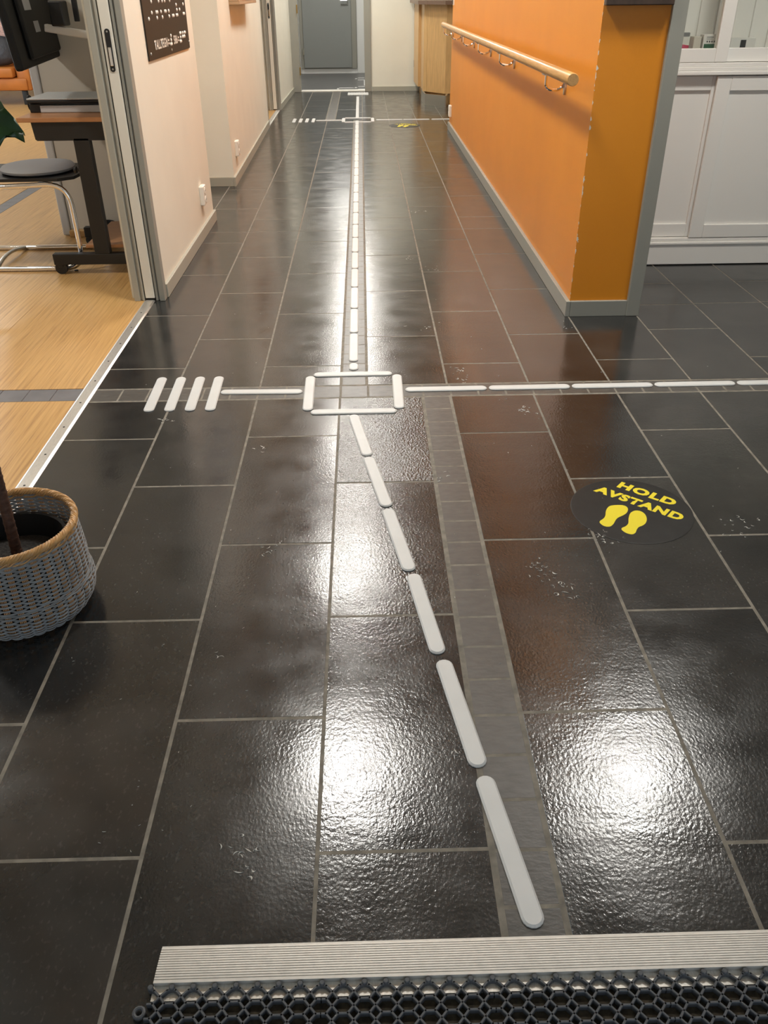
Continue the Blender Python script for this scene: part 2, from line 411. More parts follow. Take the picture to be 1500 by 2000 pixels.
wall('wall_front', (-1.10, -.45, -1.7, -1.6, -.05, CEIL), (1.75, 3.7, -1.7, -1.6, -.05, CEIL), (-.45, 1.75, -1.7, -1.6, 2.15, CEIL), m=WHITEP)
wall('wall_left', (-2.0, -1.9, 13.12, 16.1, -.05, CEIL), m=WHITEP); wall('wall_right', (1.2, 1.3, 13.12, 16.1, -.05, CEIL), m=WHITEP)
wall('wall_back', (-2.0, -1.03, 16.06, 16.16, -.05, CEIL), (-.075, 1.3, 16.06, 16.16, -.05, CEIL), (-1.03, -.075, 16.06, 16.16, 2.1, CEIL), (-1.03, -.075, 16.04, 16.16, -.05, .075), m=mat('cool_white', (.78, .79, .78), .5))
# room on the left
BLUEW = mat('room_wall_white', (.76, .755, .73), .6)
wall('wall_left', (-6.7, -6.6, -.1, 4.4, -.05, CEIL), (-6.7, -6.6, 11.8, 14.0, -.05, CEIL), (-6.7, -6.6, 4.4, 11.8, -.05, .85), (-6.7, -6.6, 4.4, 11.8, 2.25, CEIL), m=BLUEW)
wall('wall_back', (-6.7, -1.10, 13.9, 14.0, -.05, CEIL), m=BLUEW)
wall('wall_front', (-6.7, -1.10, -.1, 0, -.05, CEIL), m=WHITEP)
wall('wall_right', (-2.7, -2.6, 9.2, 13.0, -.05, CEIL), (-2.6, -1.10, 9.2, 9.3, -.05, CEIL), m=WHITEP)
struct(MB().box(-6.7, 3.8, -1.7, 16.2, CEIL, CEIL+.08).obj('ceiling', CEILM))

# baseboards: grey board with a light rounded top
def board(name, x0, x1, y0, y1, h=.062, m=SKIRT):
    o = struct(MB().cbox(x0, x1, y0, y1, 0, h, .002).obj(name, m))
    return o
board('baseboard_left', WX-.002, -.930, 3.845, 5.392); board('baseboard_left', -1.45, WX+.001, 5.379, 5.394)
def board_run(x0, y0, x1, y1, h=.062):
    o = struct(MB().prism([(x0-.015, y0), (x0, y0), (x1, y1), (x1-.015, y1)], 0, h).obj('baseboard_left', SKIRT))
board_run(-.940, 6.431, -.982, 9.56); board('baseboard_left', -1.45, -.956, 6.431, 6.447)
board_run(-.974, 11.06, -.950, 12.985); board('baseboard_left', WX-.002, -.930, -1.6, 1.18)
board('baseboard_right', .868, .887, 3.487, 9.25, .068, TRIMG); board('baseboard_right', .8875, 1.136, 3.487, 3.502, .068, TRIMG)
board('baseboard_back', .142, .80, 12.984, 13.002, .062); 

# casings
def trim(n, *boxes, m=TRIMG, c=.003):
    b = MB()
    for q in boxes: b.cbox(*q, c)
    return struct(b.obj('trim_%d' % n, m))
# sliding door in its pocket: stepped jamb profiles either side of the white leaf edge
def pocket(yj, n, dx=0.0):
    before = set(bpy.data.objects)
    trim(n, (-1.078, -1.052, yj-.008, yj+.04, 0, 2.12), (-1.054, -1.040, yj+.004, yj+.04, 0, 2.12), (-1.043, -1.032, yj-.004, yj+.04, 0, 2.12), m=TRIML, c=.002)
    trim(n+1, (-.979, -.968, yj-.004, yj+.04, 0, 2.12), (-.970, -.958, yj+.004, yj+.04, 0, 2.12), (-.960, -.936, yj-.010, yj+.04, 0, 2.12), m=TRIMG, c=.002)
    struct(MB().box(-1.034, -.977, yj+.0355, yj+.040, .0, 2.12).obj('trim_%d' % (n+2), TRIMG))
    d = struct(MB().cbox(-1.027, -.984, yj-.004, yj+.03, .012, 2.10, .003).obj('door_%d' % (n//3+1), DOORW))
    zc = 1.02; pl = []
    for k in range(24):
        a = 2*PI*k/24; pl.append((-1.0055+.0105*math.cos(a), zc+.010*math.sin(a)+(.066 if math.sin(a) >= 0 else -.066)))
    lk = MB().prism(pl, yj-.0065, yj-.003, 'y').obj('lock_plate', BLACK, d)
    MB().cbox(-1.012, -.999, yj-.010, yj-.004, zc-.055, zc+.012, .002).obj('latch', CHROME, lk)
    for z in (zc+.066, zc-.066):
        MB().tube([(-1.0055, yj-.008, z), (-1.0055, yj-.006, z)], .0035, 10).obj('screw', STEEL, lk)
    for o in set(bpy.data.objects)-before:
        if o.parent is None: o.location.x += dx
pocket(3.80, 1); pocket(10.96, 4, -.040)
# metal thresholds of both sliding doors
def threshold(n, y0, y1, dx=0.0):
    prof = [(-1.034, .0), (-1.026, .0045), (-.992, .005), (-.984, .0)]
    o = struct(MB().prism(prof, y0, y1, 'y').obj('trim_%d' % n, ALU)); o.location.x = dx
    y = y0+.12
    while y < y1-.05:
        MB().lathe([(.0035, .0045), (.0035, .0056), (.001, .0058)], (-1.008, y), 10).obj('screw', BLACKM, o); y += .19
threshold(7, 1.215, 3.795); threshold(8, 9.58, 10.955, -.008)
trim(9, (-1.105, -.938, 1.18, 1.215, 0, 2.12)); trim(10, (-1.145, -.990, 9.57, 9.592, 0, 2.12))
trim(11, (1.135, 1.192, 3.482, 3.60, 0, 2.5))                         # grey casing on the orange pillar
trim(12, (-.966, -.858, 12.975, 13.13, 0, 2.12)); trim(13, (.040, .132, 12.975, 13.13, 0, 2.12))
trim(14, (-.95, .132, 12.975, 13.13, 2.1, 2.2))
trim(15, (-.862, .044, 13.06, 13.22, -.002, .008), m=WHITEP)
hm = mat('brass', (.30, .19, .05), .4, .8)
for z in (1.0, .262):
    h = MB().cbox(-.864, -.848, 12.962, 12.976, z-.05, z+.05, .003).obj('hinge', hm, bpy.data.objects['trim_12'])
# door at the end of the far room
dd = struct(MB().cbox(-.975, -.165, 16.0, 16.05, .085, 2.06, .004).obj('door_3', DOORG))
MB().cbox(-1.03, -.975, 16.02, 16.07, .07, 2.11, .003).obj('door_frame', TRIMG, dd); MB().cbox(-.165, -.078, 16.02, 16.07, .07, 2.11, .003).obj('door_frame', TRIMG, dd)
MB().cbox(-1.03, -.078, 16.03, 16.07, .066, .088, .003).obj('door_sill', TRIMG, dd)
for z in (.33,): MB().tube([(-.978, 15.99, z-.05), (-.978, 15.99, z+.05)], .012, 8).obj('hinge', TRIMG, dd)
MB().tube([(-.22, 15.99, 1.06), (-.22, 15.95, 1.06), (-.33, 15.95, 1.06)], .011, 8).obj('handle', STEEL, dd)
# window of the room on the left: the daylight
SKYP = mat('bright_window', (.1, .1, .1), .2, emit=(WINDOW_COL, WINDOW))
wd = MB()
for yy in (4.4, 6.25, 8.1, 9.95, 11.76): wd.box(-6.66, -6.58, yy, yy+.05, .85, 2.25)
wd.box(-6.66, -6.58, 4.4, 11.8, .85, .90); wd.box(-6.66, -6.58, 4.4, 11.8, 2.2, 2.25)
w1 = struct(wd.obj('window_1_offscreen', WHITEP))
for yy in (4.45, 6.30, 8.15, 10.0): MB().box(-6.645, -6.635, yy, yy+1.8, .9, 2.2).obj('pane_offscreen', SKYP, w1)

SKYF = mat('entrance_daylight', (.1, .1, .1), .2, emit=((.70, .84, 1.0), 1.3))
wd = MB()
for xx in (-.45, .625, 1.70): wd.box(xx, xx+.05, -1.68, -1.62, 0, 2.15)
wd.box(-.45, 1.75, -1.68, -1.62, 0, .06); wd.box(-.45, 1.75, -1.68, -1.62, 2.09, 2.15)
w2 = struct(wd.obj('window_2_offscreen', TRIMG))
for xx in (-.40, .675): MB().box(xx, xx+1.025, -1.655, -1.645, .06, 2.09).obj('pane_offscreen', SKYF, w2)

# ================================================================== CEILING LAMPS
DIFF = mat('lamp_diffuser', (.9, .9, .9), .5, emit=(LAMP_COL, LAMP))
lamps = [(-.16, 3.15, 'over the crossing of white guide lines'), (-.16, 5.05, 'over the corridor beside the orange wall'), (-.16, 6.95, 'over the corridor beside the second power socket'),
         (-.16, 8.85, 'over the corridor near the far sliding door'), (-.16, 10.75, 'over the far crossing of guide lines'), (-.16, 12.5, 'before the grey door frame'),
         (1.40, 3.05, 'before the white cabinet'), (-.35, 14.7, 'in the room behind the grey door frame'),
         (-2.9, 3.4, 'in the wood-floored room near its doorway'), (-4.4, 9.0, 'in the wood-floored room before the sofa')]
hme = MB().lathe([(.20, CEIL-.001), (.20, CEIL-.03), (.175, CEIL-.035), (.172, CEIL-.028)], (0, 0), 32, False, False).mesh('housing', WHITEP, True)
dme = MB().lathe([(.172, CEIL-.029), (.165, CEIL-.033)], (0, 0), 32, False, True).mesh('diffuser', DIFF)
for x, y, w in lamps:
    t = thing('ceiling_lamp_offscreen', 'round white ceiling lamp '+w, 'lamp', (x, y, 0), group='round ceiling lamps')
    link('housing', hme, t); link('diffuser_offscreen', dme, t)

# ================================================================== TACTILE GUIDE BARS
bar_cache = {}
def bar_mesh(L, Wd=.036, h=.0048):
    k = round(L, 3)
    if k in bar_cache: return bar_cache[k]
    def ring(r, hl, z):
        out = []
        for i in range(9): a = -PI/2+PI*i/8; out.append((hl+r*math.cos(a), r*math.sin(a), z))
        for i in range(9): a = PI/2+PI*i/8; out.append((-hl+r*math.cos(a), r*math.sin(a), z))
        return out
    r = Wd/2; hl = max(L/2-r, 0.001); b = MB()
    rs = [ring(r, hl, 0), ring(r, hl, h*.45), ring(r-.0035, hl, h)]
    n = 18; vs = [p for q in rs for p in q]
    fs = [(i*n+k2, i*n+(k2+1) % n, (i+1)*n+(k2+1) % n, (i+1)*n+k2) for i in range(2) for k2 in range(n)]+[tuple(range(2*n, 3*n))]
    bar_cache[k] = b.add(vs, fs).mesh('tactile_bar', TACT); return bar_cache[k]
def bar(a, b, label, group=None, L=None):
    a, b = Vector(a[:2]), Vector(b[:2]); d = b-a; c = (a+b)/2
    o = link('tactile_bar', bar_mesh(L or d.length), None, (c.x, c.y, 0), math.atan2(d.y, d.x))
    return tag(o, label, 'guide bar', group)
BL = .294
ORD = ['first', 'second', 'third', 'fourth', 'fifth', 'sixth', 'seventh', 'eighth', 'ninth', 'tenth', 'eleventh', 'twelfth', 'thirteenth', 'fourteenth', 'fifteenth', 'sixteenth', 'seventeenth', 'eighteenth', 'nineteenth', 'twentieth', 'twenty-first', 'twenty-second', 'twenty-third', 'twenty-fourth']
for k, (a, b) in enumerate([((690, 812), (718, 890)), ((720, 896), (755, 988)), ((757, 996), (800, 1115)), ((806, 1122), (857, 1278)), ((864, 1289), (937, 1501)), ((943, 1515), (1048, 1816))]):
    bar(fpx(*a), fpx(*b), ORD[5-k]+' white bar from the mat strip in the slanting dashed guide line', 'slanting dashed guide line', BL)
for a, b, w in [((-.203, 2.885), (.092, 2.887), 'white raised guide bar forming the side of the crossing square facing the long corridor'),
                ((-.198, 2.562), (.096, 2.563), 'white raised guide bar forming the side of the crossing square facing the entrance mat'),
                ((-.213, 2.87), (-.209, 2.576), 'white raised guide bar forming the side of the crossing square facing the wooden floor'),
                ((.108, 2.874), (.106, 2.580), 'white raised guide bar forming the side of the crossing square facing the white cabinet')]:
    bar(a, b, w, None, BL)
for k, xx in enumerate((-.761, -.690, -.6195, -.550)):
    bar((xx-.004, 2.882), (xx+.004, 2.59), ORD[k]+' of four parallel white guide bars counted from the wooden floor', 'four parallel bars by the near doorway', BL)
bar((-.529, 2.742), (-.236, 2.735), 'white raised guide bar between the four parallel bars and the crossing square', None, BL)
x = .134
for k in range(9):
    bar((x, 2.737+.0018*k), (x+BL, 2.739+.0018*k), ORD[k]+' white bar from the crossing square in the dashed line passing the white cabinet', 'dashed guide line to the right', BL); x += .3015
o = bar((-.0535, 2.925), (-.0535, 2.99), 'short square-ended white guide piece beside the crossing square'); 
y = 3.016; k = -1
while y < 9.75:
    k += 1
    bar((-.0545-.0012*(y-3), y), (-.0548-.0012*(y-3), y+BL), ORD[k]+' long white bar from the crossing square in the corridor centre line', 'dashed centre line down the corridor', BL+.008); y += .3145
# far crossing
for k, xx in enumerate((-.755, -.685, -.615, -.545)):
    bar((xx, 10.14), (xx, 9.85), ORD[k]+' of four parallel white guide bars counted from the far sliding door', 'four parallel bars by the far doorway', BL)
bar((-.515, 9.985), (-.225, 9.985), 'white guide bar between the four far parallel bars and the far square', None, BL)
for a, b, w in [((-.20, 10.16), (.09, 10.16), 'far side facing the grey door frame'), ((-.20, 9.83), (.09, 9.83), 'side facing the corridor dashed line'), ((-.213, 10.14), (-.213, 9.85), 'side facing the far parallel bars'), ((.108, 10.14), (.108, 9.85), 'side facing the yellow footprints sticker')]:
    bar(a, b, 'white guide bar of the far crossing square, '+w, None, BL)
x = .145
for k in range(3):
    bar((x, 9.985), (x+BL, 9.985), ORD[2-k]+' white bar from the orange wall in the far dashed cross line', 'far dashed line to the orange wall', BL-(.03 if k == 2 else 0)); x += .298
y = 10.20; k = -1
while y < 12.3:
    k += 1
    bar((-.0615, y), (-.0615, y+BL), ORD[k]+' white bar beyond the far crossing square towards the grey door frame', 'dashed line before the grey door frame', BL+.012); y += .3045
for k in range(8):
    bar((-.183+.0355*k, 12.54), (-.183+.0355*k, 12.83), ORD[7-k]+' of the packed white end bars counted from the right door casing', 'packed bars before the grey door frame', BL)
fr = [((-.10, 14.907), (-.09, 14.99)), ((-.07, 15.076), (.04, 15.07)), ((-.07, 14.728), (.04, 14.72)), ((.045, 14.70), (.045, 13.85)), ((-.093, 13.57), (-.093, 13.46)), ((-.34, 13.50), (-.12, 13.49)), ((-.35, 13.45), (-.35, 13.34)), ((-.06, 13.69), (.042, 13.69)), ((-.06, 13.30), (.042, 13.30))]
fl_ = ['small white guide dot nearest the grey end door', 'white guide bar of the outer turn facing the grey end door', 'white guide bar inside the outer turn beside the right door casing', 'long white guide strip running along beside the right door casing',
       'small white guide dot where the far room cross lines meet', 'white guide bar across the middle of the far room doorway', 'small white guide piece beside the middle of the white sill', 'white guide bar from the right casing to the meeting dot', 'white guide bar hugging the white sill at the right casing']
for (a, b), w in zip(fr, fl_): bar(a, b, w, 'guide bars in the far room')

# ================================================================== FLOOR STICKERS
def sticker(name, label, cx, cy, r, ang, z=0.0009):
    t = thing(name, label, 'floor sticker', (cx, cy, 0), 0, 'HOLD AVSTAND floor stickers')
    MB().lathe([(r, 0), (r, z*.6), (r-.0015, z)], (0, 0), 64).obj('disc', DECAL, t)
    eu = Vector((math.cos(ang), math.sin(ang))); ev = Vector((-math.sin(ang), math.cos(ang))); k = r/.165
    f = lambda u, v, w: (*((eu*u+ev*v)*k), z+.0003+w)
    for body, x0, x1, y0, y1 in (('HOLD', -.087, .083, .089, .127), ('AVSTAND', -.130, .128, .028, .066)):
        me = fit(text_mesh(body, 1, offset=.055, space=1.14), x0, x1, y0, y1, f); me.materials.append(YELLOW); link('lettering', me, t)
    c = lambda a, b: (1100+a/5, 900+b/5)
    L_ = [(470, 440), (560, 435), (612, 447), (632, 475), (620, 510), (585, 535), (535, 558), (510, 585), (490, 620), (455, 645), (400, 640), (360, 612), (358, 592), (395, 565), (412, 535), (416, 495), (435, 460)]
    R_ = [(700, 490), (755, 495), (798, 525), (816, 570), (805, 610), (775, 635), (738, 650), (718, 675), (705, 705), (672, 721), (615, 708), (572, 678), (574, 658), (610, 642), (636, 612), (638, 565), (655, 515)]
    for poly in (L_, R_):
        pts = []
        for q in poly:
            d = fpx(*c(*q)).to_2d()-Vector((.72, 1.905)); u = d.x*math.cos(-.6981)+d.y*math.sin(-.6981); v = -d.x*math.sin(-.6981)+d.y*math.cos(-.6981)
            pts.append(f(u, v, 0)[:2])
        pts2 = []
        for i in range(len(pts)):      # smooth the outline
            p0, p1, p2, p3 = [Vector(pts[(i+j) % len(pts)]) for j in (-1, 0, 1, 2)]
            for s_ in (0, .33, .66):
                pts2.append(tuple(.5*((2*p1)+(p2-p0)*s_+(2*p0-5*p1+4*p2-p3)*s_**2+(3*p1-p0-3*p2+p3)*s_**3)))
        MB().prism(pts2, z*.8, z+.0003).obj('footprint', YELLOW, t)
sticker('floor_sticker', 'round black floor sticker reading HOLD AVSTAND with yellow footprints near the white cabinet', .72, 1.905, .165, math.radians(-40))
sticker('floor_sticker', 'black and yellow footprints sticker beside the far crossing of guide lines', .44, 9.53, .165, math.radians(-25))

# ================================================================== ENTRANCE MAT AND EDGE STRIP
ST = .0125
y_near = fpx(700, 1909, ST).y; y_far = fpx(700, 1838, .003).y
XL, XR = fpx(297, 1924, ST).x, 1.75
es = thing('edge_strip', 'ribbed aluminium edge strip along the black rubber entrance mat', 'edge strip', ((XL+XR)/2, y_near, 0))
n = 14; prof = [(y_near, .004), (y_near, ST)]
for k in range(n):
    y0 = y_near+.002+(y_far-y_near-.004)*k/n; w = (y_far-y_near-.004)/n
    zt = lambda yy: ST+(.0035-ST)*max(0, (yy-y_near)/(y_far-y_near))**1.6
    prof += [(y0, zt(y0)), (y0+w*.62, zt(y0+w*.62)), (y0+w*.7, zt(y0+w*.7)-.0009), (y0+w*.95, zt(y0+w*.95)-.0009)]
prof += [(y_far, .003), (y_far, .0), (y_near, .0)]
child(MB().prism(prof, XL+.001, XR, 'x').obj('ribbed_ramp', ALUW), es)
child(MB().box(XL, XR, y_near-.021, y_near, .0, .0035).obj('flange', ALU), es)
mt = thing('entrance_mat', 'black open-grid rubber entrance mat at the aluminium strip', 'mat', ((XL+XR)/2, y_near-.3, 0))
PX, PY, MH = .0307, .0198, .0105
def mat_module(ncol, nrow, top):
    b = MB()
    def seg(p, q, w, h=MH, z0=.0015):
        p, q = Vector(p), Vector(q); d = (q-p).normalized(); nrm = Vector((-d.y, d.x))*w/2; e = d*w*.3; p = p-e; q = q+e
        ww = nrm*.62
        vs = [(*(p-nrm), z0), (*(q-nrm), z0), (*(q+nrm), z0), (*(p+nrm), z0), (*(p-nrm), h-.0012), (*(q-nrm), h-.0012), (*(q+nrm), h-.0012), (*(p+nrm), h-.0012), (*(p-ww), h), (*(q-ww), h), (*(q+ww), h), (*(p+ww), h)]
        b.add(vs, [(0, 1, 5, 4), (1, 2, 6, 5), (2, 3, 7, 6), (3, 0, 4, 7), (4, 5, 9, 8), (5, 6, 10, 9), (6, 7, 11, 10), (7, 4, 8, 11), (8, 9, 10, 11)])
    a = .28; w = .0037
    P_ = lambda u, v: (u*PX, -v*PY)
    for i in range(ncol):
        for j in range(nrow):
            X = i+.5
            for sx in (-1, 1):
                seg(P_(X, j), P_(X+sx*a, j+.5), w); seg(P_(X+sx*a, j+.5), P_(X, j+1), w)
            if i > 0: seg(P_(X-1+a, j+.5), P_(X-a, j+.5), w)
            else: seg(P_(X-a, j+.5), P_(0, j+.5), w)
            if i == ncol-1: seg(P_(X+a, j+.5), P_(X+.5, j+.5), w)
        if top:      # rounded loops and studs along the first row
            for sx in (-1, 1):
                seg(P_(X, 0), P_(X+sx*.30, -.42), w)
                seg(P_(X+sx*.30, -.42), P_(X+sx*.5, -.52), w)
            b.lathe([(.0042, .0015), (.0042, MH+.0015), (.0030, MH+.0028)], P_(i, -.60), 10)
    # interlocking eye
    return b.mesh('mat_module', RUBBER)
NC, NR = 8, 12
m1, m2 = mat_module(NC, NR, True), mat_module(NC, NR, False)
y0m = y_near-.0105-PY*.35
for i in range(8):
    for j in range(3):
        o = link('mat_module', m1 if j == 0 else m2, None, (XL-.002+i*NC*PX+.0008*i, y0m-j*NR*PY, 0)); child(o, mt)
BED = mat('mat_bed', (.050, .040, .026), .9, noise=(90, .6, ONE))
child(MB().box(XL+.004, XR, y_near-.78, y_near-.0215, .0002, .0012).obj('backing_sheet', BED), mt)
eye = MB().tube([(XL-.012+.007*math.cos(2*PI*k/14), y0m-.020+.007*math.sin(2*PI*k/14), .006) for k in range(14)], .003, 8, True).obj('locking_eye', RUBBER); child(eye, mt)

# ================================================================== WICKER BASKET AND PLANT
BX, BY = -.812, 1.548
bk = thing('wicker_basket', 'grey-blue woven wicker basket with natural tan rim holding the plant', 'basket', (BX, BY, 0))
def RZ(z):
    pts = [(0, .128), (.012, .141), (.035, .155), (.06, .160), (.078, .1575), (.088, .1515), (.10, .153), (.14, .153), (.19, .149), (.225, .147)]
    for (a, r0), (b, r1) in zip(pts[:-1], pts[1:]):
        if z <= b: return r0+(r1-r0)*(z-a)/(b-a)
    return pts[-1][1]
WEAVE = mat('wicker_grey', (.27, .285, .295), .5, noise=(40, .22, ONE)); NAT = mat('wicker_tan', (.58, .33, .13), .45, noise=(50, .2, ONE)); NATD = mat('wicker_stake', (.55, .31, .15), .6)
NS = 36; wv = MB(); seg = NS*4
z = .006; band = 0
while z < .212:
    for q in range(2):
        zz = z+q*.0024; ph = PI*band; r0 = RZ(zz)
        waist = .078 < zz < .092; amp = .0006 if waist else .0036; r0 += .0034 if waist else 0
        pts = []
        for k in range(seg):
            th = 2*PI*k/seg; cw = math.cos(NS/2*th+ph); cw = math.copysign(abs(cw)**.6, cw)
            pts.append(((r0+amp*cw)*math.cos(th), (r0+amp*cw)*math.sin(th), zz-.0007*cw))
        wv.tube(pts, .00135, 5, True)
    z += .0051; band += 1
o = wv.obj('weave', WEAVE, bk, True); o['kind'] = 'stuff'
sk = MB()
for k in range(NS):
    th = 2*PI*k/NS
    for dq in (-.033, -.011, .011, .033):
        pts = [((RZ(zz)-.0002)*math.cos(th+dq), (RZ(zz)-.0002)*math.sin(th+dq), zz) for zz in [.003+.212*i/14 for i in range(15)]]
        sk.tube(pts, .0015, 5)
o = sk.obj('stakes', NATD, bk, True); o['kind'] = 'stuff'
rm = MB(); RR = .147; zr = .222
for s_ in range(5):
    pts = []
    for k in range(288):
        th = 2*PI*k/288; a = 26*th+2*PI*s_/5
        pts.append(((RR+.0055*math.cos(a))*math.cos(th), (RR+.0055*math.cos(a))*math.sin(th), zr+.0055*math.sin(a)))
    rm.tube(pts, .0034, 5, True)
rm.obj('rim', NAT, bk, True)
br_ = MB()
for s_ in range(3):
    pts = []
    for k in range(216):
        th = 2*PI*k/216; a = 18*th+2*PI*s_/3
        pts.append(((.1485+.002*math.cos(a))*math.cos(th), (.1485+.002*math.cos(a))*math.sin(th), .2095+.0045*math.sin(a)))
    br_.tube(pts, .0022, 5, True)
br_.obj('rim_braid', NAT, bk, True)
MB().lathe([(.128, .002), (.13, .006), (.125, .009)], (0, 0), 40).obj('base', NATD, bk)
# plant in a black pot inside the basket
pp = thing('potted_plant', 'tall plant with ringed brown stem and broad green leaves in the wicker basket', 'plant', (BX, BY, .012))
child(MB().lathe([(.095, .012), (.118, .165), (.124, .168), (.124, .178), (.116, .178), (.108, .12)], (BX, BY), 40, True, False).obj('pot', BLACK, None, True), pp)
SOIL = mat('potting_soil', (.035, .032, .030), .95, noise=(180, .5, ONE), bump=(160, 1.0, .004, ONE))
so = MB(); NN = 40
so.lathe([(.109, .122), (.08, .128), (.04, .132), (.001, .133)], (BX, BY), NN, False, True)
child(so.obj('soil', SOIL), pp)
sb = fpx(33, 1085, .13); STEM = mat('plant_stem', (.085, .040, .025), .65, noise=(60, .3, (1, 1, 3)), bump=(90, .6, .003, (1, 1, 2)))
pts = []; rs = []
for k in range(240):
    zz = .122+1.15*k/239
    pts.append((sb.x+.012*math.sin(zz*2.2)-.0026, sb.y+.01*math.sin(zz*1.7), zz)); rs.append(.0122-.004*k/239+(.0012 if k % 4 == 0 else 0))
child(MB().tube(pts, .012, 12, rs=rs).obj('stem', STEM, None, True), pp)
LEAF = mat('plant_leaf', (.020, .065, .014), .35, noise=(30, .3, ONE))
def leaf(base, tip, wid, sag, up, side=None):
    base, tip = Vector(base), Vector(tip); d = tip-base; side = Vector(side).normalized() if side else d.cross(Vector((0, 0, 1))).normalized(); nu, nv = 16, 10; vs = []; fs = []
    for i in range(nu+1):
        t = i/nu; c = base.lerp(tip, t)+Vector((0, 0, up*math.sin(PI*t)-sag*t*t))
        w = wid*(math.sin(PI*min(1, t*.93+.05))**.75)
        for j in range(nv+1):
            s_ = -1+2*j/nv
            vs.append(c+side*s_*w+Vector((0, 0, .35*w*abs(s_)-.010*math.cos(t*34+abs(s_)*4)*abs(s_)-.22*w*s_*s_)))
    for i in range(nu):
        for j in range(nv): a = i*(nv+1)+j; fs.append((a, a+1, a+nv+2, a+nv+1))
    o = MB().add(vs, fs).obj('leaf', LEAF, None, True)
    md = o.modifiers.new('thick', 'SOLIDIFY'); md.thickness = .0012
    return child(o, pp)
top = Vector((sb.x, sb.y, 1.2))
lt = ypx(46, 262, 1.62)
leaf((sb.x+.005, sb.y+.02, 1.03), lt, .047, .0, .02, (0, .5, .87))
leaf((sb.x+.005, sb.y+.03, 1.08), ypx(16, 228, 1.75), .035, .0, .03, (.2, .6, .7))
leaf((sb.x, sb.y, 1.2), (sb.x-.30, sb.y+.15, 1.25), .075, .10, .08)
leaf((sb.x, sb.y, 1.25), (sb.x-.25, sb.y-.14, 1.38), .07, .10, .08)
leaf((sb.x, sb.y, 1.15), (sb.x-.33, sb.y-.10, 1.1), .07, .08, .06)
leaf((sb.x, sb.y, 1.26), (sb.x-.10, sb.y+.25, 1.52), .065, .03, .05)
leaf((sb.x, sb.y, 1.27), (sb.x+.16, sb.y+.02, 1.55), .06, .02, .04)

# ================================================================== HANDRAIL
RX, RZc = .79, .927
hr = thing('handrail', 'round wooden handrail on chrome brackets along the orange wall', 'handrail', (RX, 6.3, 0))
child(MB().tube([(RX, 3.452, RZc), (RX, 3.456, RZc), (RX, 6.3, RZc), (RX, 9.15, RZc)], .0225, 24, rs=[.0205, .0225, .0225, .0225]).obj('rail', RAILW, None, True), hr)
for yb in (3.99, 5.38, 6.39, 7.36, 8.30, 9.10):
    bb = MB()
    pts = []
    for k in range(13):
        a = PI*k/12; pts.append((.835-.036*math.cos(PI-a) if False else .835+.040*math.cos(PI+a), yb, .868-.026*math.sin(a)))
    pts = [(.795, yb, .905)]+pts+[(.880, yb, .862)]
    bb.tube(pts, .0058, 8)
    o = child(bb.obj('bracket', CHROME, None, True), hr)
    pl = [(yb+.013*math.cos(2*PI*k/16), .853+.030*math.sin(2*PI*k/16)) for k in range(16)]
    MB().prism(pl, .876, .8855, 'x').obj('wall_plate', STEEL, o).matrix_parent_inverse = o.matrix_world.inverted() if False else Matrix.Identity(4)
    MB().cbox(.780, .806, yb-.03, yb+.03, .9015, .9055, .001).obj('saddle', STEEL, o)

# ================================================================== SOCKETS, SWITCH, WALL BOXES
SOCK = mat('socket_white', (.85, .82, .74), .35)
def socket(y, z, wallx, sgn, label):
    t = thing('power_socket', label, 'socket', (wallx, y, z))
    def bx(d0, d1, y0, y1, z0, z1, name, m, par=t, c=.003):
        xs = sorted((sgn*d0, sgn*d1)); return MB().cbox(xs[0], xs[1], y0, y1, z0, z1, c).obj(name, m, par)
    bx(-.001, .026, -.042, .042, -.052, .052, 'housing', SOCK, c=.006)
    for dz in (.024, -.024):
        f = MB()
        pr = [(sgn*.0262, 0)]
        ring = [(.019*math.cos(2*PI*k/20), dz+.019*math.sin(2*PI*k/20)) for k in range(20)]
        a = sorted((sgn*.0255, sgn*.0285)); f.prism(ring, a[0], a[1], 'x'); ff_ = f.obj('outlet', SOCK, t)
        for dy in (-.0085, .0085):
            g = MB(); a = sorted((sgn*.0283, sgn*.0289)); g.prism([(dy+.0024*math.cos(2*PI*k/8), dz+.0024*math.sin(2*PI*k/8)) for k in range(8)], a[0], a[1], 'x'); g.obj('hole', BLACK, ff_)
socket(5.03, .222, WX, 1, 'white double power socket low on the cream wall below the black braille board')
socket(6.70, .222, -.957, 1, 'white double power socket near the corner of the recessed cream wall')
socket(9.08, .185, .885, -1, 'white power socket low at the far end of the orange wall')
sw = tag(MB().cbox(.872, .886, 9.10, 9.16, 1.085, 1.165, .002).obj('light_switch', SOCK), 'small white switch with dark edge high at the far end of the orange wall', 'switch')
MB().cbox(.868, .873, 9.105, 9.13, 1.09, 1.16, .001).obj('rocker', BLACK, sw)
wb = thing('wall_rack', 'beige wooden wall box on the recessed cream wall', 'wall box', (-.972, 7.65, 1.13))
LB = mat('beige_wood', (.45, .30, .17), .5, noise=(6, .1, (1, 1, 6)))
MB().cbox(.0, .09, -.57, .57, .0, .02, .003).obj('bottom_board', LB, wb); MB().cbox(.078, .09, -.57, .57, .02, .45, .003).obj('front_board', LB, wb)
MB().cbox(.0, .078, -.57, -.55, .02, .45, .003).obj('side_board', LB, wb); MB().cbox(.0, .078, .55, .57, .02, .45, .003).obj('side_board', LB, wb)
ob = thing('wall_frame', 'dark brown frame hung on the narrow end of the orange wall', 'frame', (1.01, 3.498, 1.163))
DKW = mat('dark_wood', (.05, .030, .020), .5, noise=(8, .2, (6, 1, 1)))
MB().cbox(-.124, .124, -.030, .0, .0, .028, .003).obj('frame_bar', DKW, ob); MB().cbox(-.124, .124, -.030, .0, .45, .478, .003).obj('frame_bar', DKW, ob)
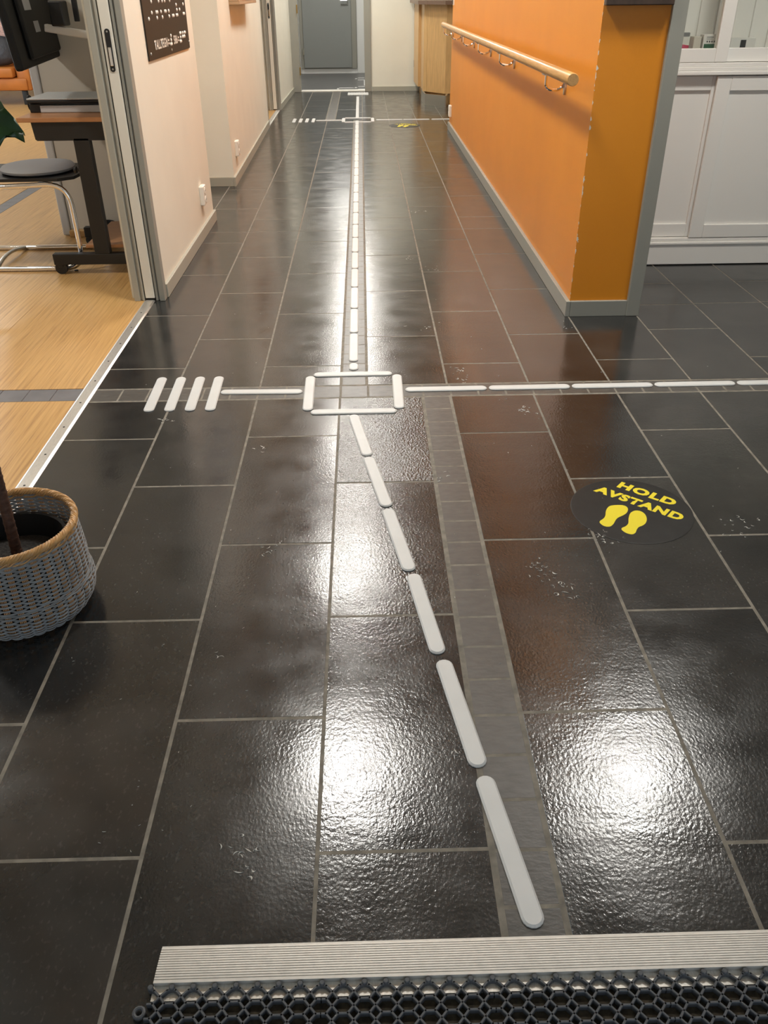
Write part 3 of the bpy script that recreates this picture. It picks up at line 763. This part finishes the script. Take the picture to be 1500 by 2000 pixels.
MB().cbox(-.124, -.098, -.030, .0, .028, .45, .003).obj('frame_bar', DKW, ob); MB().cbox(.098, .124, -.030, .0, .028, .45, .003).obj('frame_bar', DKW, ob)
MB().box(-.098, .098, -.012, .0, .028, .45).obj('backing', mat('paper', (.7, .68, .62), .7), ob)

# braille board
SX = -.944
sg = thing('braille_board', 'black board with white raised braille dots and the word TALLTEGN on the cream wall', 'sign', (SX, 4.685, .956))
MB().cbox(.0, .006, -.511, .511, .0, .62, .002).obj('board', BROWN, sg)
DOT = mat('braille_white', (.85, .82, .75), .4)
dotm = MB().lathe([(.0085, 0), (.008, .002), (.005, .0042), (.0015, .005)], (0, 0), 12).mesh('braille_dot', DOT, True)
dots = [(4.344, 1.137), (4.440, 1.137), (4.466, 1.137), (4.546, 1.137), (4.635, 1.137), (4.662, 1.137), (4.73, 1.137), (4.941, 1.138), (5.017, 1.138),
        (4.269, 1.115), (4.444, 1.115), (4.565, 1.115), (4.726, 1.115), (4.815, 1.115), (4.845, 1.115), (4.915, 1.115), (4.945, 1.115), (5.108, 1.117), (5.136, 1.117), (4.936, 1.160), (5.129, 1.160),
        (4.707, 1.033), (4.701, 1.015), (4.680, .998), (4.708, .998), (4.948, 1.034), (4.972, 1.034), (5.025, 1.033), (5.075, 1.033), (5.095, 1.033), (4.954, 1.016), (5.01, 1.016), (5.04, 1.016), (5.071, 1.016), (4.936, .998), (4.960, .998),
        (4.36, 1.18), (4.52, 1.18), (4.60, 1.18), (4.66, 1.18), (4.78, 1.18)]
dots += [(a, b+.115) for a, b in dots[:21]]+[(a+.03, b+.24) for a, b in dots[:19]]
for a, b in dots:
    o = link('braille_dot', dotm, sg, (.0058, a-4.685, b-.956)); o.rotation_euler = (0, PI/2, 0)
for body, y0, y1, z0, z1 in (('TALLTEGN', 4.312, 4.608, .992, 1.031), ('=', 4.622, 4.652, 1.000, 1.022), ('586', 4.765, 4.862, .993, 1.032), ('=', 4.876, 4.906, 1.002, 1.022)):
    me = fit(text_mesh(body, 1, offset=.025, space=1.05), y0-4.685, y1-4.685, z0-.956, z1-.956, lambda u, v, w: (.0072, u, v)); me.materials.append(DOT); link('lettering', me, sg)
scm = MB().lathe([(.006, 0), (.005, .003), (.002, .0035)], (0, 0), 10).mesh('screw', STEEL)
for a, b in ((4.219, .983), (4.689, .974), (5.187, .986)):
    o = link('screw', scm, sg, (.0058, a-4.685, b-.956)); o.rotation_euler = (0, PI/2, 0)

# ================================================================== WHITE CABINET
CY = 4.25; CX0, CX1 = 1.26, 2.86
wc = thing('display_cabinet', 'white cabinet with sliding panel doors below and glazed doors above', 'cabinet', ((CX0+CX1)/2, CY+.2, 0))
def cw(name, *q, m=CABW, par=None, c=.003):
    o = MB().cbox(*q, c).obj(name, m); o.parent = par or wc
    o.matrix_parent_inverse = Matrix.Translation(wc.location).inverted() if not par else Matrix.Identity(4)
    return o
cw('plinth', CX0, CX1, CY, CY+.40, .004, .102); cw('plinth_moulding', CX0, CX1, CY-.008, CY+.40, .102, .120, c=.006); cw('bottom_rail', CX0, CX1, CY+.003, CY+.40, .120, .136)
cw('side_panel', CX0, CX0+.02, CY+.02, CY+.40, .136, .872); cw('side_panel', CX1-.02, CX1, CY+.02, CY+.40, .136, .872); cw('back_panel', CX0+.02, CX1-.02, CY+.385, CY+.40, .136, 1.95)
cw('top_moulding', CX0, CX1, CY-.012, CY+.40, .872, .890, c=.004); cw('top_moulding', CX0, CX1, CY-.005, CY+.40, .890, .906, c=.003); cw('top_moulding', CX0, CX1, CY+.002, CY+.40, .906, .922, c=.003)
def lowdoor(x0, x1, y):
    d = cw('door', x0, x0+.068, y, y+.018, .138, .868)
    cw('stile', x1-.068, x1, y, y+.018, .138, .868, par=d); cw('rail', x0+.068, x1-.068, y, y+.018, .138, .202, par=d)
    cw('rail', x0+.068, x1-.068, y, y+.018, .806, .868, par=d); cw('panel', x0+.06, x1-.06, y+.0125, y+.017, .19, .82, par=d, c=.001)
lowdoor(1.645, CX1-.005, CY+.0); lowdoor(CX0+.005, 1.70, CY+.026)
def updoor(x0, x1, y):
    d = cw('glazed_door', x0, x0+.058, y, y+.018, .924, 1.9)
    cw('stile', x1-.058, x1, y, y+.018, .924, 1.9, par=d); cw('rail', x0+.058, x1-.058, y, y+.018, .924, .980, par=d); cw('rail', x0+.058, x1-.058, y, y+.018, 1.84, 1.9, par=d)
    o = MB().box(x0+.05, x1-.05, y+.007, y+.011, .975, 1.85).obj('pane', GLASS); o.parent = d; o.matrix_parent_inverse = Matrix.Identity(4)
updoor(CX0+.005, 1.674, CY+.006); updoor(1.616, CX1-.005, CY+.028)
cw('side_panel', CX0, CX0+.02, CY+.05, CY+.40, .922, 1.92); cw('side_panel', CX1-.02, CX1, CY+.05, CY+.40, .922, 1.92); cw('cornice', CX0-.01, CX1+.01, CY-.01, CY+.40, 1.905, 1.95)
for k in range(18):
    xx = CX0+.03+.088*k
    cw('back_slat', xx, xx+.078, CY+.372, CY+.386, .96, 1.89, m=CABW, c=.002)
shz = .950
cw('shelf', CX0+.02, CX1-.02, CY+.055, CY+.37, shz-.02, shz, c=.002)
def carton(x, y, w, d, h, rz, label, band, marks):
    t = thing('medicine_box', label, 'box', (x, y, shz), rz)
    PAP = mat('carton_white', (.72, .70, .66), .5)
    MB().cbox(-w/2, w/2, -d/2, d/2, 0, h, .0015).obj('carton', PAP, t)
    if band == 'green': MB().box(-w/2+.006, w/2-.004, -d/2-.0006, -d/2+.001, .020, .042).obj('green_band', mat('green_print', (.02, .10, .045), .5), t)
    if band == 'black': MB().box(-.012, .014, -d/2-.0006, -d/2+.001, .0, h*.88).obj('black_print', BLACK, t)
    for q in marks: MB().box(q[0], q[1], -d/2-.0006, -d/2+.001, q[2], q[3]).obj('print', mat('ink', (.05, .05, .05), .6), t)
mk = [(-.018+.011*k, -.012+.011*k, .048, .055) for k in range(4)]+[(-.02, .012, .068, .0705), (-.02, .008, .061, .063)]
carton(1.622, 4.39, .068, .05, .080, .0, 'small white carton with green band on the cabinet shelf behind glass', 'green', mk)
carton(1.78, 4.40, .118, .05, .064, .0, 'flat white carton with black print patch on the cabinet shelf behind glass', 'black', [])
cp = MB().cbox(-.018, .018, -.03, .03, 0, .072, .003).obj('small_carton', mat('carton_cream', (.6, .56, .48), .5)); cp.location = (1.563, 4.40, shz); tag(cp, 'narrow cream carton between jar and green-banded carton in the cabinet', 'box')
jr = thing('glass_jar', 'small glass jar with pink filling on the cabinet shelf behind glass', 'jar', (1.505, 4.39, shz))
MB().lathe([(.024, .003), (.026, .006), (.026, .036), (.0, .040)], (0, 0), 20, True, False).obj('pink_filling', mat('pink', (.65, .04, .12), .5), jr, True)
MB().lathe([(.028, 0), (.0295, .004), (.0295, .062), (.022, .072), (.022, .076)], (0, 0), 24, True, False).obj('glass', GLASS, jr, True)
MB().lathe([(.024, .072), (.024, .086), (.022, .088)], (0, 0), 20).obj('lid', mat('grey_lid', (.2, .2, .2), .4), jr, True)

# ================================================================== DESK WITH COMPUTER IN THE ROOM ON THE LEFT
DY0, DY1 = 4.235, 4.87
dk = thing('computer_desk', 'small desk on black steel legs with castors and beech top beside the sliding door', 'desk', (-1.38, 4.55, 0))
def dp(name, b, m, smooth=False): return child(b.obj(name, m, None, smooth), dk)
dp('tabletop', MB().cbox(-1.607, -1.115, DY0, DY1+.02, .708, .728, .003), BEECH)
for yy in (4.245, 4.80):
    dp('column', MB().cbox(-1.366, -1.290, yy, yy+.045, .10, .64, .004), BLACKM)
    dp('top_beam', MB().prism([(-1.546, .708), (-1.540, .634), (-1.532, .628), (-1.13, .628), (-1.13, .708)], yy, yy+.045, 'y'), BLACKM)
    ft = dp('foot', MB().cbox(-1.582, -1.13, yy, yy+.045, .047, .101, .004), BLACKM)
    for xx in (-1.552, -1.16):
        cs = MB().tube([(xx, yy+.004, .030), (xx, yy+.030, .030)], .030, 20); c_ = dp('castor', cs, BLACK, True)
        dp('castor_fork', MB().cbox(xx-.012, xx+.012, yy+.002, yy+.036, .034, .052, .003), BLACK)
dp('lower_shelf', MB().cbox(-1.42, -1.13, 4.29, 4.80, .118, .134, .003), BEECH)
for zz in (.60, .495):
    kn = MB().tube([(-1.366, 4.27, zz), (-1.385, 4.27, zz)], .006, 8); kn.tube([(-1.384, 4.27, zz), (-1.395, 4.27, zz)], .016, 12)
    if zz < .55: dp('clamp_knob', kn, BLACK)
dp('cable_cover', MB().cbox(-1.22, -1.17, 4.70, 4.78, .134, .70, .006), BLACKM)
lp = thing('laptop', 'closed silver laptop on a white dock on the desk', 'laptop', (-1.38, 4.55, .728))
SIL = mat('silver_lid', (.55, .57, .58), .4, .3)
child(MB().cbox(-1.60, -1.215, 4.40, 4.70, .772, .785, .003).obj('base', BLACK), lp); child(MB().cbox(-1.60, -1.215, 4.40, 4.71, .7855, .792, .002).obj('lid', SIL), lp)
ds = thing('docking_station', 'white flat dock box under the silver laptop', 'dock', (-1.38, 4.55, .728))
child(MB().cbox(-1.548, -1.215, 4.415, 4.69, .729, .760, .003).obj('case', mat('dock_white', (.62, .62, .62), .4)), ds); child(MB().cbox(-1.60, -1.545, 4.42, 4.69, .7285, .768, .004).obj('front_end', BLACK), ds); child(MB().cbox(-1.59, -1.215, 4.43, 4.68, .760, .7715, .002).obj('stand_plate', BLACK), ds)
cr = thing('cable_reel', 'black cable ring standing at the desk edge beside the laptop', 'cable', (-1.63, 4.52, .728))
child(MB().tube([(-1.62, 4.50+.028*math.cos(2*PI*k/20), .7635+.030*math.sin(2*PI*k/20)) for k in range(20)], .0055, 8, True).obj('ring', BLACK, None, True), cr)
child(MB().tube([(-1.62, 4.50, .736), (-1.605, 4.50, .7345), (-1.59, 4.50, .7345)], .005, 8).obj('plug', STEEL), cr)
MONB = mat('monitor_black', (.006, .006, .006), .6, spec=.25)
# monitor on an arm
mo = thing('monitor', 'black monitor seen from behind on a pale arm over the desk', 'monitor', (-1.5, 4.5, .728))
pA = fpx(47, 139, .93); pB = fpx(119, 110, .93); ex = (pB-pA); ex.z = 0; Lm = ex.length; ex.normalize(); ez = Vector((-.10, .0, 1)).normalized(); en = ex.cross(ez).normalized()
mm = Matrix.Translation(pA) @ Matrix(((ex.x, en.x, ez.x, 0), (ex.y, en.y, ez.y, 0), (ex.z, en.z, ez.z, 0), (0, 0, 0, 1)))
sgn = 1 if en.x > 0 else -1
def mon(name, q, m, c=.008):
    return child(MB().cbox(*q, c).xform(mm).obj(name, m), mo)
yb0 = sorted((0, -.035*sgn))
mon('housing', (0, Lm, yb0[0], yb0[1], 0, .36), MONB, .010)
bk0 = sorted((-.002*sgn, .022*sgn))
mon('back_bulge', (Lm*.18, Lm*.95, bk0[0], bk0[1], .03, .34), MONB, .012)
scy = sorted((-.0345*sgn, -.0365*sgn)); mon('screen', (.012, Lm-.012, scy[0], scy[1], .015, .345), mat('dark_screen', (.02, .022, .025), .15), .0005)
lb = sorted((.0215*sgn, .0228*sgn))
mon('label', (Lm*.28, Lm*.44, lb[0], lb[1], .22, .32), mat('label_grey', (.35, .35, .36), .5), .0004); mon('label', (Lm*.40, Lm*.52, lb[0], lb[1], .13, .175), mat('label_grey', (.35, .35, .36), .5), .0004)
child(MB().cbox(-1.435, -1.372, 4.47, 4.56, 1.085, 1.185, .006).obj('arm_head', BLACK), mo)
arm = MB().cbox(0, .34, -.02, .02, -.016, .016, .005); arm.xform(Matrix.Translation((-1.475, 4.50, 1.079)) @ Matrix.Rotation(math.radians(9), 4, 'Y'))
child(arm.obj('arm', mat('arm_white', (.66, .64, .60), .4)), mo)
child(MB().cbox(-1.165, -1.125, 4.48, 4.52, .728, 1.05, .006).obj('post', BLACKM), mo)
child(MB().cbox(-1.20, -1.11, 4.44, 4.56, .728, .738, .003).obj('clamp', BLACKM), mo)
tb = MB().cbox(-1.36, -1.335, 4.585, 4.60, 1.10, 1.30, .003); o = tb.obj('phone_holder', BLACK); child(o, mo)
# chair
ch = thing('cantilever_chair', 'cantilever chair with chrome tube frame and black seat at the desk', 'chair', (-1.70, 4.51, 0))
def cpart(name, b, m, smooth=True): return child(b.obj(name, m, None, smooth), ch)
YA, YB = 4.312, 4.735
def arc(p0, p1, p2, n=7):
    p0, p1, p2 = map(Vector, (p0, p1, p2)); return [p0*(1-t)**2+p1*2*t*(1-t)+p2*t*t for t in [i/n for i in range(n+1)]]
for yy, nm in ((YA, 1), (YB, -1)):
    path = [(-2.06, yy, .013)]+arc((-1.56, yy, .013), (-1.455, yy, .013), (-1.455, yy, .10))+arc((-1.455, yy, .32), (-1.455, yy, .42), (-1.56, yy, .422))+[(-1.95, yy, .405)]+arc((-1.99, yy, .403), (-2.06, yy, .40), (-2.07, yy, .50))+[(-2.12, yy, .85)]
    cpart('side_tube', MB().tube(path, .0125, 12), CHROME)
    for xx in (-1.50, -1.95): cpart('glide', MB().tube([(xx, yy, .0), (xx, yy, .004)], .010, 10), BLACK)
cpart('floor_bar', MB().tube(arc((-1.90, YA, .013), (-1.93, (YA+YB)/2, .060), (-1.90, YB, .013), 12), .010, 10), STEEL)
cpart('cross_bar', MB().tube([(-1.58, YA, .42), (-1.58, YB, .42)], .011, 10), CHROME)
seat = MB().prism([(-1.99, YA+.02), (-1.99, YB-.02), (-1.93, YB+.005), (-1.50, YB+.005), (-1.435, YB-.05), (-1.42, (YA+YB)/2), (-1.435, YA+.05), (-1.50, YA-.005), (-1.93, YA-.005)], .436, .450)
cpart('seat', seat, BLACK, False)
bkp = MB(); rows = []
for i in range(9):
    z = .47+.42*i/8; xx = -2.02-.12*i/8; rows.append([(xx-.03*math.cos((j/10-.5)*PI), YA-.0+(YB-YA)*j/10, z) for j in range(11)])
vs = [p for r in rows for p in r]; fs = [(i*11+j, i*11+j+1, (i+1)*11+j+1, (i+1)*11+j) for i in range(8) for j in range(10)]
o = cpart('backrest', bkp.add(vs, fs), BLACK); md = o.modifiers.new('t', 'SOLIDIFY'); md.thickness = .012
cu = MB()
prof = [(.0, .4515), (.15, .452), (.168, .460), (.171, .470), (.160, .482), (.11, .490), (.001, .492)]
cu.lathe(prof[1:], (0, 0), 36, True, True); cu.v = [(x*1.06-1.655, y*1.12+4.515, z) for x, y, z in cu.v]
o = cu.obj('seat_cushion', GREYFAB, None, True); tag(o, 'round grey felt cushion on the cantilever chair seat', 'cushion')
md = MB(); md.box(-1.93, -1.845, 4.40, 4.45, .451, .62); 
# partition screen behind the desk
ps = thing('partition_screen', 'pale partition screen with grey edge and wooden feet behind the desk', 'screen', (-1.5, 5.05, 0))
PAN = mat('screen_panel', (.56, .52, .45), .7); EDG = mat('screen_edge', (.52, .52, .52), .5)
child(MB().cbox(-1.735, -1.125, 5.042, 5.072, .035, 1.55, .004).obj('panel', PAN), ps)
child(MB().cbox(-1.782, -1.735, 5.03, 5.084, .004, 1.56, .008).obj('edge_post', EDG), ps); child(MB().cbox(-1.782, -1.122, 5.03, 5.084, 1.552, 1.585, .006).obj('top_rail', EDG), ps)
child(MB().cbox(-1.735, -1.60, 5.0, 5.11, .0, .036, .004).obj('foot', BIRCH), ps); child(MB().cbox(-1.30, -1.16, 5.0, 5.11, .0, .036, .004).obj('foot', BIRCH), ps)
bin_ = MB().lathe([(.05, .0), (.06, .10), (.057, .10), (.05, .02)], (-1.50, 4.93), 24, True, False).obj('waste_bin', BLACK, None, True); tag(bin_, 'small black bin at the foot of the partition screen', 'bin')
# sofa with cushions
sfx, sfy = -4.9, 11.75
sf = thing('sofa', 'orange leather sofa at the far wall of the wood-floored room', 'sofa', (sfx, sfy, 0))
def sp(name, q, m=ORLEATHER, c=.03): return child(MB().cbox(*q, c).obj(name, m, None, True), sf)
sp('base', (-5.85, -4.22, 11.76, 12.5, .165, .31)); sp('seat_pad', (-5.83, -5.05, 11.72, 12.35, .312, .425)); sp('seat_pad', (-5.04, -4.36, 11.72, 12.35, .312, .425))
sp('backrest', (-5.85, -4.22, 12.3, 12.6, .30, .86)); sp('armrest', (-5.98, -5.84, 11.78, 12.5, .165, .62)); sp('armrest', (-4.345, -4.18, 11.79, 12.5, .165, .47), c=.025)
for xx in (-5.8, -4.3):
    for yy in (11.85, 12.4): sp('leg', (xx-.03, xx+.03, yy-.03, yy+.03, 0, .166), BLACK, .004)
def pillow(name, label, c, sx, sy, sz, tilt, m):
    b = MB(); vs = []; fs = []; nu, nv = 14, 10
    bm = bmesh.new(); bmesh.ops.create_uvsphere(bm, u_segments=20, v_segments=12, radius=1)
    for v in bm.verts:
        f_ = lambda a: math.copysign(abs(a)**.55, a); v.co = Vector((f_(v.co.x)*sx, v.co.y*sy, f_(v.co.z)*sz))
    bm.verts.index_update(); b.add([v.co[:] for v in bm.verts], [tuple(v.index for v in f.verts) for f in bm.faces]); bm.free()
    b.xform(Matrix.Translation(c) @ Matrix.Rotation(tilt, 4, 'X')); o = b.obj(name, m, None, True); tag(o, label, 'cushion')
pillow('sofa_cushion', 'dark grey leather cushion leaning on the orange sofa', (-4.64, 11.98, .60), .27, .10, .17, -.25, DARKFAB)
PKP = mat('pink_pattern', (.55, .33, .27), .8, noise=(45, .35, (1, 1, 2)))
pillow('sofa_cushion', 'pink patterned cushion behind the dark cushion on the sofa', (-4.58, 12.22, .80), .20, .06, .19, -.12, PKP)

# ================================================================== RECEPTION COUNTER
rc = thing('reception_counter', 'birch-panelled reception counter with steel kick plate beyond the orange wall', 'counter', (1.0, 11.6, 0))
def rp(name, b, m, par=None): return child(b.obj(name, m), rc)
def face_panel(p, q, z0, z1, t, name, m):
    p, q = Vector(p), Vector(q); d = (q-p).normalized(); nn = Vector((-d.y, d.x))*t
    return rp(name, MB().prism([tuple(p), tuple(q), tuple(q+nn), tuple(p+nn)], z0, z1), m)
P0, P1, P2, P3, P4 = (.728, 12.25), (.772, 12.20), (.768, 11.62), (.800, 11.56), (1.010, 11.26)
P5 = (1.06, 11.26); 
face_panel((.722, 12.95), (.735, 12.2), .125, 1.06, .02, 'wood_panel', BIRCH)
face_panel((.735, 12.2), (.770, 12.2), .125, 1.06, .02, 'wood_panel', BIRCH)
face_panel((.770, 12.2), (.768, 11.63), .125, 1.06, .02, 'wood_panel', BIRCH)
face_panel((.768, 11.63), (.804, 11.573), .125, 1.06, .02, 'wood_panel', BIRCH)
face_panel((.806, 11.570), (1.012, 11.285), .125, 1.06, .02, 'wood_panel', BIRCH)
face_panel((1.012, 11.285), (1.30, 11.285), .125, 1.06, .02, 'wood_panel', BIRCH)
face_panel((.758, 11.84), (.772, 11.33), 0, .124, .01, 'kick_plate', STEEL); face_panel((.772, 11.33), (.998, 11.07), 0, .124, .01, 'kick_plate', STEEL)
rp('core', MB().prism([(.80, 12.93), (.80, 11.65), (1.03, 11.32), (1.35, 11.32), (1.35, 12.93)], .0, 1.05), BIRCH)
rp('kick_corner', MB().prism([(1.0, 11.07), (1.012, 11.07), (1.06, 11.31), (1.03, 11.31)], 0, .124), STEEL)
rp('counter_top', MB().prism([(.66, 12.95), (.69, 11.58), (.78, 11.42), (.98, 11.15), (1.42, 11.15), (1.42, 12.95)], 1.06, 1.10), mat('counter_edge', (.16, .10, .07), .4))
for z0, z1 in ((1.0, 1.09), (.30, .385)):
    rp('dark_bracket', MB().cbox(.722, .742, 12.93, 12.985, z0, z1, .002), BROWN)

# ================================================================== GLUE RESIDUE AND SPECKS ON THE FLOOR
rs_ = MB()
def flake(x, y, s, curve=True):
    a = random.uniform(0, 2*PI); n = 5; pts = []
    k = random.uniform(-2.5, 2.5) if curve else 0
    for i in range(n+1):
        t = i/n-.5; pts.append(Vector((x+math.cos(a+k*t)*s*t, y+math.sin(a+k*t)*s*t)))
    w = s*random.uniform(.05, .12); vs = []
    for i, p in enumerate(pts):
        ww = w*(1-abs(2*i/n-1)**2)+.0001; nn = Vector((-math.sin(a), math.cos(a)))*ww
        vs += [(*(p-nn), .0003), (*(p+nn), .0003), (*p, .0011)]
    fs = []
    for i in range(n):
        b = i*3; fs += [(b, b+3, b+5, b+2), (b+2, b+5, b+4, b+1)]
    rs_.add(vs, fs)
clusters = [(1052, 1105, .030, 10), (1098, 1145, .03, 9), (1065, 1125, .05, 12), (1105, 1165, .03, 6), (1022, 798, .035, 9), (1030, 806, .05, 8), (900, 722, .045, 12), (905, 740, .04, 8), (845, 525, .06, 9), (818, 413, .07, 8),
            (1455, 1022, .045, 10), (1425, 1030, .05, 8), (520, 1076, .025, 8), (538, 1068, .02, 4), (322, 822, .03, 7), (505, 878, .03, 6), (1185, 1052, .035, 14), (1172, 1048, .03, 8), (480, 1650, .03, 9), (490, 1690, .02, 6), (860, 930, .03, 8), (895, 1474, .012, 5), (800, 505, .05, 5), (1110, 640, .03, 4), (420, 1278, .02, 3), (830, 640, .07, 6)]
for px, py, s, n in clusters:
    p = fpx(px, py)
    for k in range(n): flake(p.x+random.gauss(0, s*.5), p.y+random.gauss(0, s*.5), random.uniform(.006, .018))
for k in range(150):
    p = fpx(random.uniform(120, 1480), random.uniform(560, 1780))
    if p.x > -.95 and not (p.x > .86 and p.y > 3.4): flake(p.x, p.y, random.uniform(.003, .007))
o = rs_.obj('glue_residue', mat('residue_white', (.62, .60, .55), .5)); tag(o, 'scattered whitish glue residue and specks on the dark floor tiles', 'residue'); o['kind'] = 'stuff'
